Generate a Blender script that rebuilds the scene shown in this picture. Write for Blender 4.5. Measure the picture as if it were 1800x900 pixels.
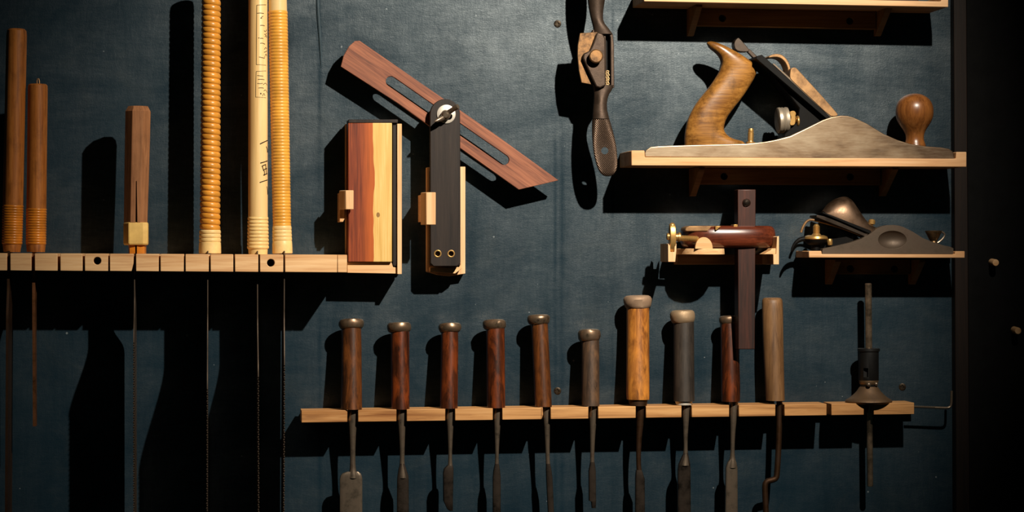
import bpy, bmesh, math, random
from mathutils import Vector, Matrix, noise
random.seed(7)

# ------------------------------------------------------------------ camera, light, exposure
S = 0.00067                                  # metres per unit; one unit = one photo pixel at the middle of the wall
CAM = Vector((-522.4*S, -4121.5*S, 10.7*S))  # camera stands left of the middle and looks slightly to the right
FWD = Vector((0.12574, 0.99206, -0.00257)).normalized()
FPX = 4154.5
LAMP = Vector((659*S, -1903*S, 1385*S))
AIM = Vector((35*S, 0, 180*S))
LAMP_W, LAMP_COL, LAMP_R = 215.0, (1.0, 0.90, 0.76), 0.013
EXPOSURE = 0.0
scn = bpy.context.scene
C = scn.collection
for o in list(bpy.data.objects): bpy.data.objects.remove(o)
RIGHT = FWD.cross(Vector((0, 0, 1))).normalized()
UP = RIGHT.cross(FWD).normalized()
cd = bpy.data.cameras.new('camera'); cam = bpy.data.objects.new('camera', cd); C.objects.link(cam)
cam.location = CAM; cam.rotation_euler = FWD.to_track_quat('-Z', 'Y').to_euler()
cd.sensor_width = 36; cd.lens = 36*FPX/1800; cd.clip_start = .05
scn.camera = cam
ld = bpy.data.lights.new('spot_lamp', 'SPOT'); lamp = bpy.data.objects.new('spot_lamp', ld); C.objects.link(lamp)
lamp.location = LAMP; lamp.rotation_euler = (AIM-LAMP).to_track_quat('-Z', 'Y').to_euler()
ld.energy = LAMP_W; ld.color = LAMP_COL; ld.shadow_soft_size = LAMP_R
ld.spot_size = math.radians(48.5); ld.spot_blend = 1.0
w = bpy.data.worlds.new('room_dark'); scn.world = w; w.use_nodes = True
w.node_tree.nodes['Background'].inputs[0].default_value = (.45, .8, .75, 1)
w.node_tree.nodes['Background'].inputs[1].default_value = .006
vs = scn.view_settings
vs.view_transform = 'Standard'; vs.look = 'None'; vs.gamma = 1; vs.exposure = EXPOSURE; vs.use_curve_mapping = False

# ------------------------------------------------------------------ helpers
def W(px, py, d):
    """photo pixel + distance d (units) in front of the wall -> point of the room"""
    ray = FWD*FPX + RIGHT*(px-900) - UP*(py-450)
    return CAM + ray*((-d*S-CAM.y)/ray.y)
def U(d): return S*(1-d/4121.5)
class M:
    def __init__(s): s.bm = bmesh.new()
    def prism(s, pts, d0, d1, holes=()):
        """outline seen in the photo at depth d1, extruded straight back to d0"""
        bm = s.bm
        loops = []
        for L in [pts]+list(holes):
            loops.append([bm.verts.new(W(x, y, d1)) for x, y in L])
        off = Vector((0, (d1-d0)*S, 0))
        edges = []
        for L in loops:
            for i in range(len(L)): edges.append(bm.edges.new((L[i], L[(i+1) % len(L)])))
        r = bmesh.ops.triangle_fill(bm, use_beauty=True, use_dissolve=not holes, edges=edges, normal=(0, -1, 0))
        fs = [f for f in r['geom'] if isinstance(f, bmesh.types.BMFace)]
        back = {}
        for L in loops:
            for v in L: back[v] = bm.verts.new(v.co+off)
        for f in fs: bm.faces.new([back[v] for v in reversed(f.verts)])
        for L in loops:
            for i in range(len(L)):
                a, b = L[i], L[(i+1) % len(L)]
                bm.faces.new((a, b, back[b], back[a]))
        return s
    def box(s, x0, y0, x1, y1, d0, d1): return s.prism([(x0, y0), (x1, y0), (x1, y1), (x0, y1)], d0, d1)
    def rings(s, rings, cap=True, close=False):
        bm = s.bm
        R = [[bm.verts.new(p) for p in r] for r in rings]
        n = len(R[0])
        for a, b in zip(R, R[1:]+([R[0]] if close else [])):
            for i in range(n): bm.faces.new((a[i], a[(i+1) % n], b[(i+1) % n], b[i]))
        if cap and not close: bm.faces.new(list(reversed(R[0]))); bm.faces.new(R[-1])
        return s
    def lathe(s, a, b, prof, seg=28, ey=1.0, wob=0.0, tilt=0.0):
        """prof: (t along a-b, radius in units); ey stretches towards the viewer"""
        ax = (b-a); L = ax.length; z = ax.normalized()
        ref = Vector((0, -1, 0)) if abs(z.y) < .9 else Vector((0, 0, 1))
        x = ref.cross(z).normalized(); y = z.cross(x)
        rr = []
        for t, r in prof:
            c = a+ax*t; k = r*S
            ring = []
            for i in range(seg):
                th = 2*math.pi*i/seg
                q = k
                if wob: q *= 1+wob*noise.noise(Vector((math.cos(th)*1.5, math.sin(th)*1.5, t*6+a.x*90)))
                ring.append(c+x*(math.cos(th)*q)+y*(math.sin(th)*q*ey)+z*(tilt*math.cos(th)*q))
            rr.append(ring)
        return s.rings(rr)
    def tube(s, pts, rad, seg=10):
        """round bar through room points; rad (units) is a number or a list"""
        n = len(pts); rr = []; prev = None
        for i, p in enumerate(pts):
            t = (pts[min(i+1, n-1)]-pts[max(i-1, 0)]).normalized()
            ref = prev if prev is not None else (Vector((0, -1, 0)) if abs(t.y) < .9 else Vector((0, 0, 1)))
            x = (ref-t*ref.dot(t)).normalized(); prev = x; y = t.cross(x)
            k = (rad[min(len(rad)-1, int(i/(n-1)*(len(rad)-1)+.5))] if isinstance(rad, (list, tuple)) else rad)*S
            rr.append([p+x*(math.cos(2*math.pi*j/seg)*k)+y*(math.sin(2*math.pi*j/seg)*k) for j in range(seg)])
        return s.rings(rr)
    def loft(s, secs, seg=24, p=2.0):
        """secs: (y, x0, x1, d_centre, half_depth): a rounded bar running down the photo"""
        rr = []
        for (y, x0, x1, dc, hd) in secs:
            a = W(x0, y, dc); b = W(x1, y, dc); c = (a+b)/2; hx = (b-a)/2
            ring = []
            for i in range(seg):
                th = 2*math.pi*i/seg; cs, sn = math.cos(th), math.sin(th)
                ring.append(c+hx*(math.copysign(abs(cs)**(2/p), cs))+Vector((0, -hd*S, 0))*math.copysign(abs(sn)**(2/p), sn))
            rr.append(ring)
        return s.rings(rr)
    def ball(s, c, r, sub=3, scale=(1, 1, 1)):
        m = Matrix.Translation(c) @ Matrix.Diagonal((*[q*r*S for q in scale], 1))
        bmesh.ops.create_icosphere(s.bm, subdivisions=sub, radius=1, matrix=m); return s
    def build(s, name, mat, parent=None, bevel=0, seg=2, ang=38, cut=None):
        bmesh.ops.recalc_face_normals(s.bm, faces=s.bm.faces)
        me = bpy.data.meshes.new(name); s.bm.to_mesh(me); s.bm.free()
        o = bpy.data.objects.new(name, me); C.objects.link(o)
        if cut is not None:                               # carve a hole, then drop the cutter
            bmesh.ops.recalc_face_normals(cut.bm, faces=cut.bm.faces)
            cm = bpy.data.meshes.new('cut'); cut.bm.to_mesh(cm); cut.bm.free()
            co = bpy.data.objects.new('cut', cm); C.objects.link(co)
            md = o.modifiers.new('b', 'BOOLEAN'); md.operation = 'DIFFERENCE'; md.object = co; md.solver = 'EXACT'
            dg = bpy.context.evaluated_depsgraph_get(); dg.update()
            nm = bpy.data.meshes.new_from_object(o.evaluated_get(dg)); o.modifiers.clear(); o.data = nm; nm.name = name
            bpy.data.objects.remove(co); me = nm
        org = parent.location.copy() if parent is not None else sum((Vector(c) for c in o.bound_box), Vector())/8
        if parent is not None and parent.parent is not None: org = org + parent.parent.location
        me.transform(Matrix.Translation(-org))
        if parent is None: o.location = org
        else: o.parent = parent
        me.materials.clear(); me.materials.append(mat)
        for p in me.polygons: p.use_smooth = True
        me.set_sharp_from_angle(angle=math.radians(ang))
        if bevel:
            b = o.modifiers.new('bevel', 'BEVEL'); b.width = bevel*S; b.segments = seg; b.limit_method = 'ANGLE'
            b.angle_limit = math.radians(40); b.harden_normals = False
        return o
def tag(o, label, cat, group=None):
    o['label'] = label; o['category'] = cat
    if group: o['group'] = group
    return o
def thing(name, label, cat, loc, group=None):
    o = bpy.data.objects.new(name, None); C.objects.link(o); o.location = loc; o.empty_display_size = .02
    return tag(o, label, cat, group)
def struct(o): o['kind'] = 'structure'; return o
def arc(cx, cy, rx, ry, a0, a1, n):
    return [(cx+rx*math.cos(math.radians(a0+(a1-a0)*i/n)), cy+ry*math.sin(math.radians(a0+(a1-a0)*i/n))) for i in range(n+1)]
def circ(cx, cy, r, n=20): return arc(cx, cy, r, r, 0, 360, n)[:-1]
def smooth(pts, it=1, closed=False):
    for _ in range(it):
        q = [] if closed else [pts[0]]
        n = len(pts)
        for i in range(n if closed else n-1):
            a, b = pts[i], pts[(i+1) % n]
            q += [tuple(.75*u+.25*v for u, v in zip(a, b)), tuple(.25*u+.75*v for u, v in zip(a, b))]
        pts = q if closed else q+[pts[-1]]
    return pts

# ------------------------------------------------------------------ materials
def lin(c): return tuple(((v/255)/12.92 if v/255 <= .04045 else ((v/255+.055)/1.055)**2.4) for v in c)+(1,)
class N:
    def __init__(s, name):
        s.m = bpy.data.materials.new(name); s.m.use_nodes = True; s.t = s.m.node_tree; s.n = s.t.nodes; s.l = s.t.links
        s.b = s.n['Principled BSDF']
    def node(s, ty, **kw):
        q = s.n.new(ty)
        for k, v in kw.items():
            if k.startswith('i_'):
                key = k[2:]; key = int(key) if key.isdigit() else key.replace('_', ' ')
                q.inputs[key].default_value = v
            else: setattr(q, k, v)
        return q
    def link(s, a, b): s.l.new(a, b)
    def coords(s, scale):
        tc = s.node('ShaderNodeTexCoord'); oi = s.node('ShaderNodeObjectInfo')
        mp = s.node('ShaderNodeMapping'); mp.inputs['Scale'].default_value = scale
        ad = s.node('ShaderNodeVectorMath', operation='ADD'); mu = s.node('ShaderNodeMath', operation='MULTIPLY', i_1=37.0)
        s.link(tc.outputs['Object'], mp.inputs['Vector']); s.link(oi.outputs['Random'], mu.inputs[0])
        s.link(mp.outputs[0], ad.inputs[0]); s.link(mu.outputs[0], ad.inputs[1])
        return ad.outputs[0]
    def noise(s, vec, scale=1, detail=4, rough=.6, dist=0):
        q = s.node('ShaderNodeTexNoise', i_Scale=scale, i_Detail=detail, i_Roughness=rough, i_Distortion=dist)
        if vec is not None: s.link(vec, q.inputs['Vector'])
        return q.outputs['Fac']
    def ramp(s, fac, stops, interp='LINEAR'):
        q = s.node('ShaderNodeValToRGB'); e = q.color_ramp.elements; q.color_ramp.interpolation = interp
        while len(e) < len(stops): e.new(.5)
        for el, (p, c) in zip(e, stops): el.position = p; el.color = c if len(c) == 4 else lin(c)
        s.link(fac, q.inputs[0]); return q.outputs[0]
    def mix(s, f, a, b, mode='MIX'):
        q = s.node('ShaderNodeMix', data_type='RGBA', blend_type=mode)
        if hasattr(f, 'is_linked'): s.link(f, q.inputs[0])
        else: q.inputs[0].default_value = f
        for v, k in ((a, 6), (b, 7)):
            if hasattr(v, 'is_linked'): s.link(v, q.inputs[k])
            else: q.inputs[k].default_value = v
        return q.outputs[2]
    def bump(s, h, strength=.3, dist=.0005):
        q = s.node('ShaderNodeBump', i_Strength=strength, i_Distance=dist); s.link(h, q.inputs['Height']); s.link(q.outputs[0], s.b.inputs['Normal'])
    def math(s, op, a, b=None):
        q = s.node('ShaderNodeMath', operation=op)
        for i, v in enumerate((a, b)):
            if v is None: continue
            if hasattr(v, 'is_linked'): s.link(v, q.inputs[i])
            else: q.inputs[i].default_value = v
        return q.outputs[0]
def wood(name, dark, mid, light, axis='Z', rough=.45, spec=.35, coat=0., stain=0., fine=1., bump=.25, glow=None):
    k = N(name)
    sc = {'X': (22, 420, 420), 'Y': (420, 22, 420), 'Z': (420, 420, 22)}[axis]
    v = k.coords(tuple(q*fine for q in sc))
    g = k.noise(v, 1, 5, .62, .6)
    col = k.ramp(g, [(.3, dark), (.5, mid), (.72, light)])
    v2 = k.coords(tuple(q*fine*.22 for q in sc)); big = k.noise(v2, 1, 3, .5, .4)
    col = k.mix(.45, col, k.ramp(big, [(.35, dark), (.65, light)]))
    if stain:
        v3 = k.coords((55, 55, 30)); st = k.ramp(k.noise(v3, 1, 6, .7), [(.5, (0, 0, 0, 1)), (.66, (1, 1, 1, 1))])
        f = k.math('MULTIPLY', st, stain)
        col = k.mix(f, col, tuple(q*.28 for q in lin(dark)[:3])+(1,))
    if glow:                                             # warm highlights put into the colour as random patches
        v4 = k.coords((95, 95, 26)); gl = k.ramp(k.noise(v4, 1, 5, .65, .5), [(.48, (0, 0, 0, 1)), (.68, (1, 1, 1, 1))])
        col = k.mix(gl, col, lin(glow))
    k.link(col, k.b.inputs['Base Color'])
    k.b.inputs['Roughness'].default_value = rough; k.b.inputs['Specular IOR Level'].default_value = spec
    k.b.inputs['Coat Weight'].default_value = coat; k.b.inputs['Coat Roughness'].default_value = .25
    k.bump(g, bump, .0004); return k.m
def metal(name, col, rough=.35, rust=None, amount=.5, scale=60, metallic=1., bump=.15, spec=.5, rough2=.7):
    k = N(name); v = k.coords((scale, scale, scale)); n = k.noise(v, 1, 7, .68)
    f = k.ramp(n, [(.52-.35*amount, (0, 0, 0, 1)), (.92-.35*amount, (1, 1, 1, 1))])
    k.link(k.mix(f, lin(col), lin(rust or tuple(q*.6 for q in col))), k.b.inputs['Base Color'])
    mt = k.ramp(f, [(0, (metallic,)*3+(1,)), (1, (metallic*.55,)*3+(1,))]); k.link(mt, k.b.inputs['Metallic'])
    rr = k.ramp(f, [(0, (rough,)*3+(1,)), (1, (rough2,)*3+(1,))]); k.link(rr, k.b.inputs['Roughness'])
    k.b.inputs['Specular IOR Level'].default_value = spec
    n2 = k.noise(k.coords((scale*14,)*3), 1, 3); k.bump(n2, bump, .0002); return k.m
def plain(name, col, rough=.6, spec=.3, coat=0, var=.25, scale=90):
    k = N(name); n = k.noise(k.coords((scale,)*3), 1, 5, .65)
    a = lin(col); k.link(k.ramp(n, [(.3, tuple(q*(1-var) for q in a[:3])+(1,)), (.7, tuple(min(1, q*(1+var)) for q in a[:3])+(1,))]), k.b.inputs['Base Color'])
    k.b.inputs['Roughness'].default_value = rough; k.b.inputs['Specular IOR Level'].default_value = spec; k.b.inputs['Coat Weight'].default_value = coat
    k.bump(n, .1, .0003); return k.m

def wall_mat():
    k = N('teal_paint_on_board')
    tc = k.node('ShaderNodeTexCoord')
    def mp(scale):
        q = k.node('ShaderNodeMapping'); q.inputs['Scale'].default_value = scale; k.link(tc.outputs['Object'], q.inputs['Vector']); return q.outputs[0]
    big = k.noise(mp((9, 9, 3.2)), 1, 6, .62, .5)
    col = k.ramp(big, [(.3, (.0022, .0105, .0180, 1)), (.5, (.0036, .0145, .0240, 1)), (.72, (.0075, .0200, .0300, 1))])
    streak = k.noise(mp((26, 26, 2.2)), 1, 5, .6, .4)
    col = k.mix(k.ramp(streak, [(.5, (0, 0, 0, 1)), (.75, (.55, .55, .55, 1))]), col, (.0020, .0120, .0220, 1))
    cloud = k.noise(mp((14, 14, 22)), 1, 7, .7, .8)
    col = k.mix(k.ramp(cloud, [(.52, (0, 0, 0, 1)), (.75, (.5, .5, .5, 1))]), col, (.014, .022, .026, 1))
    # chalky specks and hairline scratches
    vo = k.node('ShaderNodeTexVoronoi', i_Scale=95.0); k.link(tc.outputs['Object'], vo.inputs['Vector'])
    rnd = k.node('ShaderNodeSeparateColor'); k.link(vo.outputs['Color'], rnd.inputs[0])
    lim = k.math('MULTIPLY', k.math('POWER', rnd.outputs[0], 14.0), .13)
    sp = k.math('LESS_THAN', vo.outputs['Distance'], lim)
    col = k.mix(k.math('MULTIPLY', sp, .55), col, (.22, .25, .26, 1))
    k.link(col, k.b.inputs['Base Color'])
    rg = k.ramp(streak, [(.3, (.34,)*3+(1,)), (.7, (.43,)*3+(1,))]); k.link(rg, k.b.inputs['Roughness'])
    grain = k.noise(mp((520, 520, 90)), 1, 4, .7); grain2 = k.noise(mp((70, 70, 420)), 1, 4, .7)
    sl = k.math('MULTIPLY', k.math('ADD', k.math('MULTIPLY', grain, grain2), k.math('MULTIPLY', cloud, .5)), 2.0)
    sl = k.math('MULTIPLY', sl, k.ramp(k.noise(mp((6, 6, 11)), 1, 6, .68, .6), [(.3, (.32,)*3+(1,)), (.62, (1.0,)*3+(1,))]))
    # faint vertical marks of the boards' joints
    ps = k.node('ShaderNodeNewGeometry'); sx = k.node('ShaderNodeSeparateXYZ'); k.link(ps.outputs['Position'], sx.inputs[0])
    seam = None
    for px, wd in ((976, 5), (988, 7), (1077, 4), (562, 6)):
        a = k.math('ABSOLUTE', k.math('SUBTRACT', sx.outputs[0], W(px, 450, 0).x))
        e = k.math('MAXIMUM', k.math('SUBTRACT', 1.0, k.math('DIVIDE', a, wd*S)), 0.0)
        seam = e if seam is None else k.math('MAXIMUM', seam, e)
    seam = k.math('MULTIPLY', seam, k.ramp(k.noise(mp((9, 9, 7)), 1, 4, .6), [(.4, (0, 0, 0, 1)), (.62, (1, 1, 1, 1))]))
    sl = k.math('MULTIPLY', sl, k.math('SUBTRACT', 1.0, k.math('MULTIPLY', seam, .6)))
    k.link(sl, k.b.inputs['Specular IOR Level'])
    k.b.inputs['Specular Tint'].default_value = (.86, .96, 1, 1)
    h1 = k.noise(mp((1300, 1300, 380)), 1, 3, .6); h2 = k.noise(mp((380, 380, 1300)), 1, 3, .6); h3 = k.noise(mp((60, 60, 14)), 1, 4, .6)
    h = k.math('ADD', k.math('ADD', h1, h2), k.math('MULTIPLY', h3, .5))
    k.bump(h, .32, .0003); return k.m

PINE = wood('pale_pine', (184, 130, 84), (218, 172, 120), (232, 194, 146), 'X', .6, .2, fine=.75)
PINE_Z = wood('pale_pine_upright', (192, 144, 96), (218, 174, 126), (230, 196, 154), 'Z', .6, .2, fine=.6)
PINE_Y = wood('pale_pine_end', (184, 134, 86), (214, 168, 118), (228, 190, 146), 'Y', .6, .2, fine=.6)
PINE_PLY = wood('striped_pine', (112, 64, 28), (190, 136, 80), (216, 168, 112), 'X', .55, .25, fine=.5)
PINE_SH = wood('golden_pine', (178, 124, 76), (208, 160, 112), (224, 186, 144), 'X', .6, .2, fine=.6)
PINE_DK = wood('shade_darkened_pine', (112, 80, 42), (146, 108, 62), (168, 128, 78), 'X', .6, .2, fine=.6)  # pine for cleats and gussets, under-shelf shade put into its colour
CANE = plain('amber_cane', (206, 138, 48), .35, .5, .15, .28, 60)
CANE_R = plain('orange_cane', (198, 118, 32), .32, .5, .15, .3, 60)
CANE_Y = plain('yellow_cane', (214, 152, 58), .38, .5, .1, .22, 60)
BAMBOO = wood('pale_bamboo', (196, 154, 92), (226, 188, 126), (238, 208, 150), 'Z', .38, .45, .1, fine=.4, bump=.05)
CANE_P = plain('pale_cane', (222, 188, 124), .45, .4, .05, .16, 70)
BROWNH = wood('brown_handle_wood', (112, 58, 16), (168, 98, 36), (194, 122, 56), 'Z', .55, .3, 0, .35)
OCTO = wood('grey_brown_magnolia', (96, 60, 36), (140, 92, 58), (166, 116, 78), 'Z', .65, .2, 0, .2)
HORN = plain('pale_wood_ferrule', (216, 176, 100), .5, .3, 0, .18, 60)
ROSE = wood('rosewood', (84, 40, 24), (138, 74, 48), (172, 104, 74), 'X', .45, .4, .1, fine=1.2)
EBONY = wood('ebony', (22, 16, 14), (34, 26, 22), (46, 36, 30), 'Z', .5, .3, 0)
DARKRED = wood('dark_red_hardwood', (22, 11, 8), (46, 23, 16), (76, 38, 26), 'Z', .5, .35, .05)
HEADWOOD = wood('polished_rosewood', (42, 17, 10), (84, 36, 20), (112, 52, 30), 'X', .28, .5, .35, .3)
CH = {
 'red': wood('dark_red_chisel_handle', (20, 9, 4), (56, 24, 10), (92, 42, 16), 'Z', .3, .5, .3, .5, glow=(112, 50, 17)),
 'brown': wood('dark_brown_chisel_handle', (26, 14, 7), (62, 33, 14), (98, 54, 22), 'Z', .32, .5, .25, .5, glow=(108, 60, 24)),
 'grey': wood('weathered_chisel_handle', (34, 25, 19), (66, 49, 37), (88, 66, 48), 'Z', .55, .3, 0, .6, glow=(100, 72, 48)),
 'gold': wood('golden_chisel_handle', (88, 46, 14), (150, 90, 36), (186, 122, 56), 'Z', .4, .4, .1, .6, glow=(196, 126, 50)),
 'slate': wood('charcoal_chisel_handle', (28, 24, 21), (46, 39, 33), (66, 55, 46), 'Z', .55, .3, 0, .4),
 'plain': wood('tan_chisel_handle', (70, 46, 26), (108, 76, 46), (130, 96, 62), 'Z', .5, .35, 0, .2),
}
IRON = metal('browned_iron', (104, 84, 66), .36, (58, 38, 26), .5, 60)
HOOP = metal('worn_iron_hoop', (164, 140, 114), .26, (84, 58, 40), .55, 90, rough2=.5)
STEEL = metal('worn_steel', (150, 134, 116), .27, (72, 58, 46), .5, 70, .92, rough2=.5)
STEEL_D = metal('dark_steel', (84, 74, 66), .32, (46, 36, 28), .5, 60, rough2=.5)
BLADE = metal('saw_steel', (92, 80, 68), .4, (60, 44, 32), .4, 60, .85)
COPPER = metal('bronzed_steel', (128, 84, 52), .4, (96, 56, 30), .5, 60)
RUST = metal('rusty_steel', (72, 50, 32), .5, (46, 28, 16), .6, 60)
BRASS = metal('brass', (200, 158, 92), .3, (146, 106, 58), .4, 50, .8, rough2=.5)
BRONZE = metal('dull_bronze', (168, 130, 88), .42, (92, 64, 38), .55, 70, .75)
def cast_side():
    k = N('ground_cast_iron')
    tc = k.node('ShaderNodeTexCoord')
    def mp(sc):
        q = k.node('ShaderNodeMapping'); q.inputs['Scale'].default_value = sc; k.link(tc.outputs['Object'], q.inputs['Vector']); return q.outputs[0]
    a = k.noise(mp((9, 9, 24)), 1, 5, .6, .3); b_ = k.noise(mp((60, 60, 420)), 1, 3, .6)
    col = k.ramp(a, [(.36, (196, 176, 148)), (.52, (142, 118, 92)), (.64, (76, 54, 38))])
    col = k.mix(.3, col, k.ramp(b_, [(.3, (110, 88, 66)), (.7, (176, 158, 134))]))
    k.link(col, k.b.inputs['Base Color']); k.b.inputs['Metallic'].default_value = .85
    k.link(k.ramp(a, [(.3, (.36,)*3+(1,)), (.7, (.46,)*3+(1,))]), k.b.inputs['Roughness'])
    k.bump(b_, .15, .0002); return k.m
CASTSIDE = cast_side()
CUTB = metal('browned_bronze', (146, 108, 68), .36, (70, 50, 32), .6, 110, .85)
CASTBLK = metal('black_japanned_iron', (7, 7, 7), .5, (14, 11, 8), .35, 60, .0, .1, .12)
SHAVE_IRON = metal('brown_cast_iron', (80, 66, 56), .34, (52, 38, 28), .5, 60, .85, .4)
BLOCKSIDE = metal('dark_cast_iron_side', (92, 80, 68), .42, (68, 52, 40), .5, 40, .7)
CHROME = metal('bright_steel', (214, 206, 194), .34, (168, 156, 140), .35, 60, .45)
BLACKST = plain('blackened_metal', (14, 13, 12), .5, .4)
POSTW = wood('dark_stained_wood', (13, 7, 4), (22, 12, 7), (32, 19, 11), 'Z', .6, .25)
PANELD = plain('near_black_paint', (13, 13, 13), .8, .1, 0, .3, 40)
INK = plain('black_ink', (16, 10, 8), .7, .2)
SHAVING = plain('pale_shavings', (226, 192, 140), .6, .2)
TOTE = wood('worn_beech', (82, 48, 15), (134, 88, 36), (164, 116, 54), 'X', .34, .45, .15, .5, fine=1.3)
KNOBW = wood('brown_beech_knob', (78, 42, 16), (124, 74, 32), (148, 94, 46), 'Z', .33, .45, .2, .3)
WALL = wall_mat()
def two_tone():
    k = N('two_tone_yew')
    tc = k.node('ShaderNodeTexCoord'); sx = k.node('ShaderNodeSeparateXYZ'); k.link(tc.outputs['Object'], sx.inputs[0])
    mp = k.node('ShaderNodeMapping'); mp.inputs['Scale'].default_value = (420, 420, 14); k.link(tc.outputs['Object'], mp.inputs[0])
    g = k.noise(mp.outputs[0], 1, 5, .6, .5)
    m2 = k.node('ShaderNodeMapping'); m2.inputs['Scale'].default_value = (0.001, .001, 15); k.link(tc.outputs['Object'], m2.inputs[0])
    wv = k.noise(m2.outputs[0], 1, 2, .5)
    edge = k.math('ADD', sx.outputs[0], k.math('MULTIPLY', k.math('SUBTRACT', wv, .5), .012))
    red = k.ramp(g, [(.3, (70, 26, 10)), (.5, (116, 48, 20)), (.72, (148, 70, 30))])
    # orange band where the red heartwood ends
    band = k.ramp(k.math('MULTIPLY', k.math('ADD', edge, .016), 60.0), [(.2, (0, 0, 0, 1)), (.95, (1, 1, 1, 1))])
    red = k.mix(k.math('MULTIPLY', band, .6), red, lin((196, 98, 34)))
    yel = k.ramp(g, [(.3, (196, 152, 78)), (.5, (214, 174, 100)), (.72, (226, 190, 122))])
    f = k.math('GREATER_THAN', edge, .003)
    col = k.mix(f, red, yel)
    # small knot in the yellow sapwood
    dx = k.math('SUBTRACT', sx.outputs[0], .0085); dz = k.math('SUBTRACT', sx.outputs[2], .0545)
    rr = k.math('ADD', k.math('MULTIPLY', dx, dx), k.math('MULTIPLY', k.math('MULTIPLY', dz, dz), .5))
    col = k.mix(k.math('MULTIPLY', k.math('LESS_THAN', rr, 4.2e-6), .75), col, lin((92, 50, 18)))
    k.link(col, k.b.inputs['Base Color']); k.b.inputs['Roughness'].default_value = .42; k.b.inputs['Coat Weight'].default_value = .1
    k.bump(g, .12, .0003); return k.m
YEW = two_tone()
def knurl():
    k = N('knurled_iron'); tc = k.node('ShaderNodeTexCoord')
    hs = []
    for a in (.7, -.7):
        mp = k.node('ShaderNodeMapping'); mp.inputs['Rotation'].default_value = (0, a, 0); k.link(tc.outputs['Object'], mp.inputs[0])
        wv = k.node('ShaderNodeTexWave', bands_direction='X', i_Scale=190.0); k.link(mp.outputs[0], wv.inputs[0]); hs.append(wv.outputs['Fac'])
    h = k.math('MAXIMUM', hs[0], hs[1]); n = k.noise(k.coords((60,)*3), 1, 5)
    k.link(k.mix(h, k.mix(n, lin((120, 98, 82)), lin((150, 124, 104))), lin((58, 46, 38))), k.b.inputs['Base Color'])
    k.b.inputs['Metallic'].default_value = .8; k.b.inputs['Roughness'].default_value = .36; k.bump(h, .7, .0007); return k.m
KNURL = knurl()

# ------------------------------------------------------------------ setting
def slab(name, mat, pts, d0, d1, bevel=0): return struct(M().prism(pts, d0, d1).build(name, mat, bevel=bevel))
wall = slab('wall_back', WALL, [(-350, -350), (1672, -350), (1679, 1250), (-350, 1250)], -20, 0)
slab('trim_1', POSTW, [(1675, -350), (1697, -350), (1707, 1250), (1682, 1250)], -20, 20, 1.5)
slab('wall_right', PANELD, [(1697, -350), (2150, -350), (2150, 1250), (1707, 1250)], -20, 6)
# a thin raised ridge on the board, paler and glossier
dr = M()
dr.tube([W(x, y, .3) for x, y in ((557, -40), (559, 20), (562, 60), (564, 95), (565, 118))], [2.2, 3, 2.6, 2, .8], 8)
dr = dr.build('pale_ridge', plain('glossy_pale_ridge', (42, 58, 66), .3, .6, .3), wall)
# screws in the board
sc0 = None
for (x, y, lab) in ((980, 42, 'dark crosshead screw in the teal wall left of the hanging spokeshave'),
                    (980, 687, 'dark crosshead screw in the wall above the chisel rack'),
                    (1586, 680, 'shadowed crosshead screw in the wall beside the upright metal depth gauge')):
    if sc0 is None:
        h = M(); h.lathe(W(x, y, -2), W(x, y, 2.2), [(0, 4.5), (.55, 6.6), (.8, 6.4), (1, 4.8)], 24)
        c = M(); c.prism([(x+p*4.2+q*.9, y+u*4.2+v*.9) for p, q, u, v in ((1, 0, 0, -1), (1, 0, 0, 1), (0, 1, 0, 1), (0, 1, 1, 0), (0, -1, 1, 0), (0, -1, 0, 1), (-1, 0, 0, 1), (-1, 0, 0, -1), (0, -1, 0, -1), (0, -1, -1, 0), (0, 1, -1, 0), (0, 1, 0, -1))], .8, 4)
        sc0 = h.build('screw', metal('screw_bronze', (74, 64, 52), .4, (40, 32, 24), .5, 200), cut=c); base = W(x, y, 0); o0 = sc0.location.copy(); o = sc0
        tag(sc0, lab, 'screw', 'screws in the wall board')
    else:
        o = sc0.copy(); C.objects.link(o); o.location = o0+(W(x, y, 0)-base); o['label'] = lab

# ------------------------------------------------------------------ saw rack
SR = 130
def sy(x): return 445+3.0*x/610, 475.5+3.5*x/610
sr = M()
edges = [-120, 12, 18, 55, 61, 101, 106, 145, 149, 190, 193, 235, 239, 279, 282, 323, 326, 367, 370, 410, 413, 454, 457, 498, 501, 592.6, 593.4, 610]
for i in range(0, len(edges), 2):
    x0, x1 = edges[i], edges[i+1]
    pts = [(x0, sy(x0)[0]), (x1, sy(x1)[0]), (x1, sy(x1)[1]), (x0, sy(x0)[1])]
    if x1 == 235: pts = [(x0, sy(x0)[0]), (x1, sy(x1)[0]), (x1-.5, 463), (x1-4, sy(x1)[1]), (x0, sy(x0)[1])]
    if 145 < x0 < 160: sr.prism(pts, 24, SR, [circ(171, 458.5, 6.8)])
    elif 450 < x0 < 460: sr.prism(pts, 24, SR, [circ(476, 462, 6.8)])
    else: sr.prism(pts, 24, SR)
a, b = sy(-120), sy(608)
sr.prism([(-120, a[0]+.6), (606, b[0]+.6), (606, b[1]-.4), (-120, a[1]-.4)], 0, 26)
tag(sr.build('saw_rack', PINE, bevel=.9), 'long pale pine rack with saw-cut slots holding the six hand saws', 'rack')

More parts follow.
